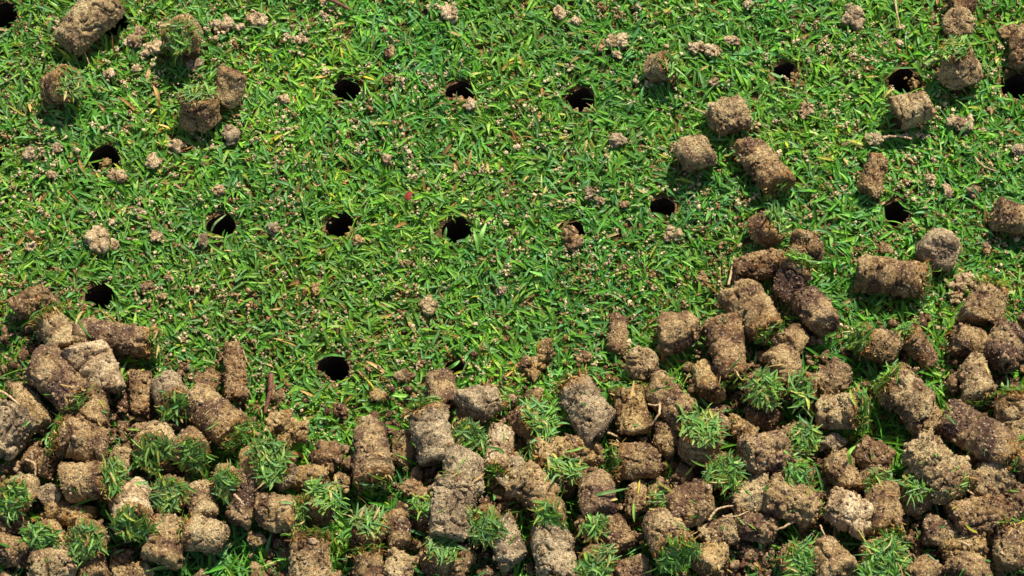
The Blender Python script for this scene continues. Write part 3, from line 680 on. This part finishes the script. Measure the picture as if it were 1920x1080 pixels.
# ------------------------------------------------------------------ clods lying in the grass
CLODS = [  # x, y, width, height px, turn, soil, label
 (481,37,40,27,8,'p','smooth pale oval clod near the top, left of centre'),
 (418,46,44,30,20,'p','pale sandy clump left of the smooth oval clod'),
 (450,51,15,14,0,'p','small pale bead between the sandy clump and oval clod'),
 (258,68,30,44,60,'p','pale crumb chain, its upper part, beside the grassy-topped core'),
 (284,92,36,28,20,'p','pale crumb cluster at the lower end of the crumb chain'),
 (364,124,32,21,-10,'g','greyish clod right below the grassy-topped core, upper left'),
 (203,139,20,18,0,'p','pinkish crumb right of the greyish grassy plug'),
 (257,133,16,16,0,'s','small crumb midway between two grassy plugs, upper left'),
 (240,80,14,14,0,'p','small crumb left of the pale crumb chain'),
 (555,74,56,12,-14,'p','curved pale worm-cast strip near the top, left of centre'),
 (533,187,18,22,0,'p','single pale crumb left of the widest black hole'),
 (433,253,38,28,-55,'g','pointed grey-pink clod under the rusty grassy core'),
 (331,270,28,26,30,'p','pale knob in the grass right of the ledged hole'),
 (54,290,22,24,40,'g','greyish clod near the left edge, upper left'),
 (105,276,24,20,0,'g','pinkish crumb left of the ledged hole'),
 (286,303,22,26,-50,'p','pale cluster right of the ledged hole'),
 (222,330,40,22,-20,'p','pale crumbs spilled below the ledged hole'),
 (96,328,22,16,0,'s','brownish crumb between the left edge and the ledged hole'),
 (413,356,18,18,0,'p','pale crumb above the blade-crossed hole'),
 (185,450,34,52,-70,'s','largest single clod in open grass at left, leaf-shaped'),
 (213,458,16,28,80,'p','thin pale crumbs right of the leaf-shaped clod'),
 (292,444,16,26,85,'p','upright pale crumb left of the blade-crossed hole'),
 (262,400,26,18,-20,'g','pinkish crumb above the leaf-shaped clod, to its right'),
 (56,463,18,16,0,'g','small pink crumb near the left edge, middle'),
 (382,452,20,26,0,'g','soft grey clod at the lower left rim of the blade-crossed hole'),
 (514,428,22,26,0,'g','grey-pink clod between two holes, left of centre'),
 (316,521,20,10,0,'p','smooth pale pebble-like clod, left middle'),
 (274,538,28,22,10,'s','sandy crumb cluster right of the left middle hole'),
 (305,556,16,16,0,'b','brown crumb beside the sandy crumb cluster'),
 (592,543,12,36,-70,'o','curled light brown cast standing in grass, left of centre'),
 (803,572,46,26,-80,'s','sandy knuckle-shaped clod in the grass at centre'),
 (760,494,24,12,30,'s','small tan crumb below the centre left hole'),
 (672,450,22,18,0,'o','tan clod on the lower right rim of the reddish-rimmed hole'),
 (845,24,32,28,10,'p','pale clod near the top, centre'),
 (807,15,12,14,0,'p','tiny pale crumb left of the pale clod at top'),
 (730,97,18,34,80,'b','brown upright crumb near the top, centre'),
 (728,150,16,28,80,'o','thin tan crumb right of the widest black hole'),
 (1050,24,22,36,-80,'p','tall pale clod near the top right of centre'),
 (1082,40,20,18,0,'p','pale crumb right of the tall pale clod'),
 (1148,78,18,34,80,'s','tan pointed crumb, left of a close pair near the top'),
 (1168,78,24,28,-30,'s','tan rounded crumb, right of a close pair near the top'),
 (1125,85,18,32,80,'b','brown crumb left of the tan pair near the top'),
 (1157,102,16,14,0,'s','little crumb right below the tan pair'),
 (1158,262,36,26,-8,'g','grey clod alone in grass left of the fat smooth core'),
 (880,195,24,22,80,'s','tan crumb at the lower rim of the ragged hole'),
 (727,298,18,20,30,'p','pinkish crumb in open grass, centre'),
 (1304,88,30,24,10,'p','knobbly pale cluster, left of two near the top right'),
 (1335,95,28,26,-10,'p','knobbly pale cluster, right of two near the top right'),
 (1373,76,32,20,0,'p','pale crumb above the two knobbly clusters'),
 (1337,154,18,18,0,'p','single pale crumb right of the small grassy plug'),
 (1600,32,42,44,70,'g','grey-pink crumbly clump near the top, right side'),
 (1404,8,18,20,0,'g','pink crumb at the top edge, right side'),
 (1687,80,12,12,0,'p','tiny round crumb above the hole at top right'),
 (1512,210,24,22,30,'p','pale crumb in open grass right of the round crumbly clump'),
 (1640,262,30,26,10,'g','grey crumb clump with a trailing root, right side'),
 (1802,232,50,26,-20,'p','string of pale crumbs right of the blocky core'),
 (1890,62,28,28,20,'b','brown clod near the right edge, top'),
 (1910,282,30,22,0,'g','grey-pink crumb at the right edge, upper part'),
 (1777,358,18,44,-75,'s','thin upright crumb right of the lower right hole'),
 (1825,358,22,22,0,'p','pale crumb below right of the thin upright crumb'),
 (1745,335,20,16,0,'p','pale crumb above the black hole on the right'),
 (1808,530,36,42,60,'p','pale knobbly cluster below the grey disc core'),
 (1792,556,24,18,0,'s','tan crumb under the pale knobbly cluster'),
 (1660,466,20,20,0,'b','brown crumb above the long barrel core'),
 (1849,462,16,16,0,'s','sandy crumb right of the grey disc core'),
 (1315,522,26,24,0,'b','brown clod on open grass left of the torn rust core'),
 (1104,362,16,36,85,'g','upright greyish crumb left of the small shaded hole'),
 (1126,376,20,14,0,'p','pinkish crumb beside the upright greyish one'),
 (1170,383,14,14,0,'b','round pinkish crumb left of the small shaded hole'),
 (1260,440,26,30,-60,'p','pale crumbs right of the centre hole with the clod'),
 (1072,449,34,46,-62,'r','brown pointed clod leaning into a hole, centre right'),
 (940,546,18,12,0,'g','tiny pink crumb in open grass, below centre'),
 (1010,688,36,50,70,'o','tan clod with a long stalk of soil, lower centre'),
 (712,742,30,22,-30,'o','tan crumb right below the lower grass hole'),
 (757,706,26,20,0,'s','light crumb right of the lower grass hole'),
 (520,790,48,44,20,'o','ochre crumb heap in grass, its left part, left of centre'),
 (552,806,44,44,-10,'o','ochre crumb heap in grass, its right part, left of centre'),
 (522,742,26,24,20,'b','brown clod right of the thin dark stick'),
 (694,794,22,22,10,'p','sandy knob on grass above the pointed core'),
 (616,856,46,36,30,'r','rusty clod above the short pinkish brown core'),
 (1000,742,26,22,0,'b','brown clod at the pile edge left of the long grey-brown core'),
 (1095,672,34,24,20,'r','dark clod half sunk in grass left of the sandy puck'),
 (640,770,24,20,0,'r','rusty crumb below the lower grass hole'),
 (1100,892,40,28,10,'b','small brown clod between tufts, under the fibrous sandy core'),
 (676,880,36,26,-20,'r','rusty thatch clod at the foot of the pointed core'),
 (780,920,52,24,-20,'r','strip of rusty soil left of the grey stack'),
 (1690,690,34,26,0,'b','brown clod above the large light core'),
 (1870,1010,34,26,10,'b','clod under the level dark reddish core'),
 (1560,830,36,28,0,'g','grey crumb clod below the round-ended sandy core'),
 (480,1010,30,22,0,'b','brown clod on shaded grass at lower left'),
 (640,905,30,24,40,'o','ochre clod in grass right of the pinkish brown core'),
]
clod_xy = []
for k, (x, y, wd, ht, turn, sty, lab) in enumerate(CLODS):
    paler = y < 480 and sty == 's'
    if y < 680 and max(wd, ht) < 48: wd, ht = wd*0.86, ht*0.86
    big, small = max(wd, ht), min(wd, ht)
    a = math.radians(turn if wd >= ht or abs(turn) > 44 else turn+90)
    inpile = y > 780
    zc = GRASS_Z + (0.04 if not inpile else 0.6)*small*PX + (5*MM if inpile else 0)
    rng = np.random.default_rng(4000+k)
    if True or lab.startswith(('pale crumb chain', 'pale crumb cluster', 'knobbly', 'string', 'curved pale', 'pale knobbly', 'grey-pink crumbly', 'pale crumbs', 'ochre crumb', 'tan clod with', 'thin pale')) or 'cluster' in lab or 'clump' in lab:
        loose_ = any(q in lab for q in ('cluster', 'clump', 'chain', 'crumbs', 'strip', 'heap', 'stalk', 'string'))
        n = int(14 + big/2.0); t = rng.uniform(-0.5, 0.5, n)
        off = np.stack([t*big*(0.9 if loose_ else 0.72), rng.normal(0, 0.22, n)*small*(1 if loose_ else np.sqrt(1-3.2*t*t))], 1)*PX
        if 'curved' in lab: off[:, 1] += (t*t)*12*PX
        if 'stalk' in lab: off[: n//2, 1] = rng.normal(0, 3, n//2)*PX; off[: n//2, 0] = rng.uniform(0.1, 1.0, n//2)*big*PX
        c, s = math.cos(a), math.sin(a)
        ctr3 = np.stack([off[:, 0]*c-off[:, 1]*s, off[:, 0]*s+off[:, 1]*c, rng.uniform(-0.25, 0.35, n)*small*PX*0.6], 1)
        rad = rng.uniform(0.10, 0.30 if loose_ else 0.36, n)*min(small, 30)*PX*1.0 + 0.25*MM
        mcl = MAT['p' if paler else sty]
        v, f, cc = lumps(ctr3, rad, np.ones((n, 3)), 4100+k, 3, rough=0.7)
        me = mesh_np('soil_clod', v, None, f, mcl)
    else:
        me = plug_mesh(big*PX, small*PX*0.5*1.05, 4200+k, 1.7, 0.4, 0.75, cuts=3, mat=MAT[sty], name='soil_clod', res=0.55)
    o = link('soil_clod', me, None, P(x, y, zc)); 
    if me.name.startswith('zz'): o.rotation_euler = (rng.uniform(0, 6), rng.uniform(-0.25, 0.25), a)
    tag(o, lab, 'soil clod', 'loose clods lying in the grass')
    clod_xy.append((P(x, y, zc)[:2], 0.35*small*PX))

# ------------------------------------------------------------------ odd bits
def strand(name, pts, r, mat, lab, cat, taper=0.6, wob=0.15):
    p = [P(a, b, c*MM) for a, b, c in pts]; c0 = p[0]
    v, f, t3 = tube(smooth_path([q-c0 for q in p], 26, wob*MM, int(pts[0][0])), np.linspace(r, r*taper, 26)*MM, 9)
    return tag(link(name, mesh_np(name, v, f, t3, mat), None, c0), lab, cat)
strand('twig', [(612,-4,8), (630,4,9), (656,18,8)], 1.3, TWIGM, 'short reddish brown twig at the top edge, left of centre', 'twig')
strand('twig', [(508,700,9), (506,735,9), (497,775,7)], 1.5, TWIGM, 'thin dark upright stick in the grass above the ochre heap', 'twig')
strand('root_strand', [(1678,-2,8), (1682,25,9), (1688,55,7)], 0.6, ROOTM, 'pale thread-like root hanging from the top edge, right side', 'root')
strand('root_strand', [(1655,258,9), (1680,255,11), (1708,260,8)], 0.8, ROOTM, 'pale beaded root trailing from the grey crumb clump', 'root')
strand('root_strand', [(1828,295,8), (1845,312,10), (1872,322,8)], 0.5, ROOTM, 'fine tan root in the grass near the right edge', 'root')
strand('stem', [(800,922,14), (812,912,18), (822,903,20)], 1.1, ROOTM, 'pale hollow straw piece left of the grey stack', 'straw', 1.0, 0.02)
strand('stem', [(300,790,16), (315,796,17), (330,797,15)], 0.9, ROOTM, 'cream straw piece under the smooth block-shaped core', 'straw', 0.7, 0.03)
# curled mushroom-like sprout
mc = P(1237, 655, 9*MM)
mroot = bpy.data.objects.new('sprout', None); COL.objects.link(mroot); mroot.location = mc; mroot.empty_display_size = 0.01
v, f, t3 = tube(smooth_path([P(1243, 676, 5*MM)-mc, P(1243, 665, 8*MM)-mc, P(1238, 656, 10*MM)-mc], 12), np.linspace(1.2, 0.9, 12)*MM, 9); link('stalk', mesh_np('stalk', v, f, t3, CAPM), mroot)
v, f, c = lumps(np.array([[0, 0, 1.5*MM]]), np.array([2.2*MM]), np.ones((1, 3)), 5, 3, 0.6, 0.12); link('cap', mesh_np('cap', v, None, f, CAPM), mroot)
tag(mroot, 'tiny orange-brown curled sprout in shade right of the sandy puck', 'sprout')
# red petal scrap
th = np.linspace(0, 1, 9); V = []
for a in th:
    for b in (-1, -0.5, 0, 0.5, 1):
        V.append([b*1.7*MM*math.sin(math.pi*(0.15+0.8*a))*(1+0.15*math.sin(9*a+b)), (a-0.5)*5.6*MM, 0.9*MM*b*b+0.6*MM*math.sin(4*a)+0.3*MM*math.sin(7*b+5*a)])
n5 = 45; V = np.array(V); V = np.vstack([V, V-np.array([0, 0, 0.25*MM])])
F = [[q*5+k, q*5+k+1, (q+1)*5+k+1, (q+1)*5+k] for q in range(8) for k in range(4)]
F += [[a+n5 for a in fa[::-1]] for fa in F]
rim = [0, 1, 2, 3, 4] + [q*5+4 for q in range(1, 9)] + [43, 42, 41, 40] + [q*5 for q in range(7, 0, -1)]
F += [[rim[q], rim[q]+n5, rim[(q+1) % len(rim)]+n5, rim[(q+1) % len(rim)]] for q in range(len(rim))]
o = tag(link('petal', mesh_np('petal', V, F, None, REDM), None, P(766, 367, 8*MM)), 'small crumpled brick red petal on the grass above centre', 'petal'); o.rotation_euler = (0.2, 0.15, -0.3)
# single long blades lying over things
def one_blade(pts, wmm, col, lab, name='grass_blade'):
    p = smooth_path([P(a, b, c*MM) for a, b, c in pts], 12); c0 = p[0].copy(); p -= c0; V = []
    for k in range(12):
        d = p[min(k+1, 11)]-p[max(k-1, 0)]; s = np.cross(d, [0, -0.3, 1]); s /= np.linalg.norm(s)
        t = k/11; w_ = wmm*MM*0.5*min(1, 0.55+t*2)*(1-t**4*0.85)
        V += [p[k]-s*w_, p[k]-np.array([0, 0, w_*0.35]), p[k]+s*w_]
    F = [[q*3+j, q*3+j+1, q*3+j+4, q*3+j+3] for q in range(11) for j in (0, 1)]
    cc = np.tile(np.array(lin(*col)), (36, 1)); cc[1::3] *= 1.15
    tag(link(name, mesh_np(name, np.array(V), F, None, LEAF, cc, True), None, c0), lab, 'grass blade', 'single grass blades')
one_blade([(1102,931,29), (1135,924,33), (1175,916,26)], 1.6, (104, 140, 72), 'straight green blade lying across a dark core, lower centre')
one_blade([(396,434,6), (404,418,11), (424,402,12)], 1.2, (150, 176, 108), 'pale thin blade arching over the round hole, left')
one_blade([(900,462,8), (903,440,13), (912,418,12)], 2.4, (134, 180, 84), 'wide light green blade right of the centre hole')
one_blade([(897,474,8), (893,450,12), (888,430,11)], 1.8, (120, 168, 70), 'second light blade beside the wide one at the centre')
one_blade([(1596,872,24), (1592,850,30), (1604,836,28)], 2.0, (130, 176, 60), 'curved bright blade standing over soil, lower right')
one_blade([(1445,136,8), (1462,144,12), (1468,140,12)], 1.6, (132, 168, 104), 'short pale blade over the small dark hole, top right')
one_blade([(604,668,8), (625,665,12), (648,669,9)], 1.4, (96, 150, 60), 'green blade bridging the top of the lower grass hole')
one_blade([(1655,128,8), (1690,127,12), (1724,127,9)], 1.0, (90, 140, 60), 'straight thin blade across the hole above the blocky core')
one_blade([(838,692,8), (852,684,12), (862,676,11)], 1.8, (100, 160, 60), 'green blade across the half hidden hole, lower centre')

# ------------------------------------------------------------------ the sward
def pile_edge(px):
    return np.interp(px, [-200, 0, 300, 480, 640, 760, 950, 1150, 1300, 1400, 1600, 1920, 2200], [640, 650, 690, 780, 850, 800, 770, 720, 660, 610, 660, 610, 600])
def turf():
    rng = np.random.default_rng(11)
    x0, x1, y0, y1 = -0.37, 0.37, -0.26, 0.29
    n = int((x1-x0)*(y1-y0)*1e4*DENS)
    xy = np.stack([rng.uniform(x0, x1, n), rng.uniform(y0, y1, n)], 1)
    p3 = np.concatenate([xy, np.zeros((n, 1))], 1)
    # thinner where casts and crumbs smother the sward
    dens = 0.9 + 0.45*fbm(p3*55, 21, 3)
    ok = rng.uniform(0, 1, n) < dens
    for hc, hr in hole_w: ok &= np.hypot(xy[:, 0]-hc[0], xy[:, 1]-hc[1]) > hr*1.04
    for ctr, ax, Ln, R, lay in core_info:
        if lay > 0.75: continue
        d = xy-ctr[:2]; a2 = ax[:2]; q = np.linalg.norm(a2)
        if q < 1e-3: a2 = np.array([1.0, 0]); q = 1
        a2 = a2/q; u = np.abs(d@a2); v_ = np.abs(d@np.array([-a2[1], a2[0]]))
        hu = (Ln*0.5*q + R*abs(ax[2]))*0.85; ok &= ~((u < hu) & (v_ < R*0.85))
    for c, r in clod_xy: ok &= np.hypot(xy[:, 0]-c[0], xy[:, 1]-c[1]) > r*1.3
    xy = xy[ok]; p3 = p3[ok]; n = len(xy)
    az = rng.uniform(0, 6.283, n) ; az += 0.5*np.sin(az+0.6)
    # tillers: blades near one another share a lean
    th0 = np.abs(rng.normal(0.85, 0.33, n)); th1 = np.clip(rng.normal(1.48, 0.28, n), 0.6, 2.0)
    az2 = az + rng.normal(0, 0.5, n)
    d0 = np.stack([np.sin(th0)*np.cos(az), np.sin(th0)*np.sin(az), np.cos(th0)], 1)
    d1 = np.stack([np.sin(th1)*np.cos(az2), np.sin(th1)*np.sin(az2), np.cos(th1)], 1)
    ln = rng.gamma(9, 1.0, n)/9*8.0*MM; ln = np.clip(ln, 4*MM, 15*MM)
    wd = rng.uniform(1.0, 2.2, n)*MM
    pxx, pyy = topix(p3); under = pyy > pile_edge(pxx)+25
    ln[under] *= rng.uniform(1.0, 1.9, under.sum())
    th0 = np.where(under, th0*0.6, th0); th1 = np.where(under, th1*0.85, th1)
    d0 = np.stack([np.sin(th0)*np.cos(az), np.sin(th0)*np.sin(az), np.cos(th0)], 1)
    d1 = np.stack([np.sin(th1)*np.cos(az2), np.sin(th1)*np.sin(az2), np.cos(th1)], 1)
    thin = rng.uniform(0, 1, n) < 0.15; wd[thin] *= 0.5
    c = palette(n, rng, TURF_P)
    patch = fbm(p3*22, 31, 2)[:, None]
    c = c*(1+0.45*patch*np.array([1.0, 0.3, -0.4]))*(1+0.25*fbm(p3*9+4, 33, 2)[:, None])
    base = c*0.7 + 0.3*np.array(lin(150, 150, 70))
    root = np.concatenate([xy, rng.uniform(0, 2.2, (n, 1))*MM], 1)
    # keep tips out of the middle of holes
    tip = root + (d0+d1)*0.5*ln[:, None]
    for hc, hr in hole_w:
        inn = np.hypot(tip[:, 0]-hc[0], tip[:, 1]-hc[1]) < hr*rng.uniform(0.72, 1.0)
        flip = inn & (rng.uniform(0, 1, n) < (0.93 if hr > 7.4*MM else 0.98)); d0[flip, :2] *= -1; d1[flip, :2] *= -1
    v, f, cc = blades(root, d0, d1, ln, wd, base, c*1.06, rng)
    tag(link('grass', mesh_np('grass', v, f, None, LEAF, cc, False)), 'short mown green grass covering the ground', 'grass', kind='stuff')
DENS = 33
turf()

# ------------------------------------------------------------------ uncountable crumbs
CC = np.array([lin(226, 198, 150), lin(208, 176, 130), lin(204, 174, 138), lin(170, 130, 86), lin(144, 100, 60), lin(232, 208, 156)])
def crumbs():
    rng = np.random.default_rng(77)
    n = 17000
    px = rng.uniform(-150, 2070, n); py = rng.uniform(-120, 1200, n)
    p = P_arr(px, py, 0.004)
    cl = fbm(p*np.array([60, 60, 0])+3, 41, 3)
    low = (py > pile_edge(px)-230) & (py < pile_edge(px)+60)
    ok = cl > rng.uniform(-0.35, 0.4, n) - 0.22*low
    for hc, hr in hole_w: ok &= np.hypot(p[:, 0]-hc[0], p[:, 1]-hc[1]) > hr*1.08
    p, low, cl = p[ok].copy(), low[ok], cl[ok]; n = len(p)
    p[:, 2] = rng.uniform(3.6, 6.8, n)*MM
    pick = np.where(low, rng.choice(6, n, p=[0.15, 0.2, 0.06, 0.3, 0.22, 0.07]), rng.choice(6, n, p=[0.30, 0.24, 0.10, 0.14, 0.06, 0.16]))
    size = rng.gamma(2.2, 0.32, n)*(1+0.8*np.maximum(cl, 0))          # reach of each little heap, mm
    cnt = np.clip((2 + size*rng.uniform(2, 6, n)).astype(int), 2, 16); own = np.repeat(np.arange(n), cnt); m = len(own)
    el = rng.uniform(0, 3.14, n)[own]; a_ = rng.normal(0, 0.8, m)*size[own]; b_ = rng.normal(0, 0.4, m)*size[own]
    q = p[own] + np.stack([a_*np.cos(el)-b_*np.sin(el), a_*np.sin(el)+b_*np.cos(el), rng.normal(0, 0.3, m)], 1)*MM
    rad = rng.gamma(3, 0.11, m)*MM*(0.75+0.3*np.minimum(size[own], 1.6)) + 0.15*MM
    colr = CC[pick][own]*rng.uniform(0.85, 1.12, (m, 1))
    nd = 14000; dx_, dy_ = rng.uniform(-150, 2070, nd), rng.uniform(-120, 1200, nd); pd = P_arr(dx_, dy_, 0.004)
    okd = fbm(pd*np.array([45, 45, 0])+9, 61, 3) > rng.uniform(-0.5, 0.4, nd)
    for hc, hr in hole_w: okd &= np.hypot(pd[:, 0]-hc[0], pd[:, 1]-hc[1]) > hr*1.02
    pd = pd[okd]; nd = len(pd); pd[:, 2] = rng.uniform(2.5, 5.8, nd)*MM
    q = np.vstack([q, pd]); rad = np.concatenate([rad, rng.uniform(0.14, 0.38, nd)*MM]); colr = np.vstack([colr, CC[rng.integers(0, 6, nd)]])
    # spill on the near rim of the holes
    for hi, (hc, hr) in enumerate(hole_w):
        k_ = int(rng.integers(8, 46)); a_ = rng.normal(-1.57, 0.8, k_); r_ = hr*rng.uniform(0.9, 1.3, k_)
        q = np.vstack([q, np.stack([hc[0]+r_*np.cos(a_), hc[1]+r_*np.sin(a_), np.where(r_ < hr, rng.uniform(-3, 0, k_), rng.uniform(0.5, 4, k_))*MM], 1)])
        rad = np.concatenate([rad, rng.uniform(0.3, 1.1, k_)*MM]); colr = np.vstack([colr, CC[rng.choice([1, 3, 4], k_)]*0.85])
    v, f, c = lumps(q, rad, colr, 78, 1, 0.85, 0.6)
    tag(link('soil_crumbs', mesh_np('soil_crumbs', v, None, f, CRUMB, c)), 'fine sandy crumbs sprinkled all through the grass', 'soil crumbs', kind='stuff')
    # loose soil between the cores of the pile
    n = 32000; px = rng.uniform(-200, 2120, n); py = rng.uniform(600, 1250, n)
    ok = (py > pile_edge(px)+10 + 60*rng.normal(0, 1, n)) ; px, py = px[ok], py[ok]; n = len(px)
    z = rng.uniform(1, 12, n)*MM; p = P_arr(px, py, 0.004); cl = fbm(p*np.array([60, 60, 0]), 51, 3)
    ok = (cl > -0.12)
    for hc, hr in hole_w: ok &= np.hypot(p[:, 0]-hc[0], p[:, 1]-hc[1]) > hr*1.1
    p, z = p[ok], z[ok]; p[:, 2] = z; n = len(p)
    rad = rng.gamma(1.8, 0.5, n)*MM + 0.25*MM
    c0 = np.array([lin(118, 86, 56), lin(140, 108, 72), lin(98, 68, 44), lin(164, 132, 92)])[rng.integers(0, 4, n)]*rng.uniform(0.8, 1.15, (n, 1))
    v, f, c = lumps(p, rad, c0, 79, 2, 0.85, 0.75)
    tag(link('loose_soil', mesh_np('loose_soil', v, None, f, CRUMB, c)), 'loose brown soil and crumbs between the piled cores', 'loose soil', kind='stuff')
crumbs()
# ------------------------------------------------------------------ clippings and crumbs that fell onto the pile
def litter():
    bpy.context.view_layer.update(); dg = bpy.context.evaluated_depsgraph_get(); rng = np.random.default_rng(91)
    pos, nor = [], []
    for k in range(5200):
        px, py = rng.uniform(-60, 1980), rng.uniform(560, 1180)
        if py < pile_edge(px)+rng.normal(20, 25): continue
        p = P(px, py, 0.01)
        hit, loc, nrm, _, ob, _ = SC.ray_cast(dg, Vector((p[0], p[1], 0.2)), Vector((0, 0, -1)))
        if hit and loc.z > 0.006 and ob.name.startswith(('soil_core', 'soil_plug', 'loose')): pos.append(loc[:]); nor.append(nrm[:])
    pos, nor = np.array(pos), np.array(nor)
    m = rng.uniform(0, 1, len(pos)) < 0.10
    a, nr = pos[m], nor[m]; n = len(a)
    d0 = rng.normal(0, 1, (n, 3)); d0 -= nr*(d0*nr).sum(1)[:, None]; d0 /= np.linalg.norm(d0, axis=1, keepdims=True)
    root = a + nr*0.7*MM - d0*2*MM
    c = palette(n, rng, [0.14, 0.16, 0.1, 0.16, 0.1, 0.08, 0.18, 0.08])
    v, f, cc = blades(root, d0+nr*0.25, d0-nr*0.12+rng.normal(0, 0.3, (n, 3)), rng.gamma(3, 1.7, n)*MM+1*MM, rng.uniform(0.3, 1.4, n)*MM, c, c, rng)
    tag(link('grass_clippings', mesh_np('grass_clippings', v, f, None, LEAF, cc, False)), 'cut blades and straw bits scattered over the piled cores', 'clippings', kind='stuff')
    a = pos[~m]; n = len(a); rad = rng.gamma(2.2, 0.2, n)*MM + 0.25*MM
    c0 = np.array([lin(140, 106, 74), lin(166, 134, 96), lin(112, 82, 56), lin(184, 154, 116)])[rng.integers(0, 4, n)]*rng.uniform(0.8, 1.15, (n, 1))
    v, f, c = lumps(a, rad, c0, 92, 2, 0.85, 0.5)
    tag(link('fallen_crumbs', mesh_np('fallen_crumbs', v, None, f, CRUMB, c)), 'tiny soil crumbs lying on top of the piled cores', 'soil crumbs', kind='stuff')
litter()
print('objects', len(bpy.data.objects), 'labels', len({o.get('label') for o in bpy.data.objects if o.get('label')}), sum(1 for o in bpy.data.objects if o.get('label')))
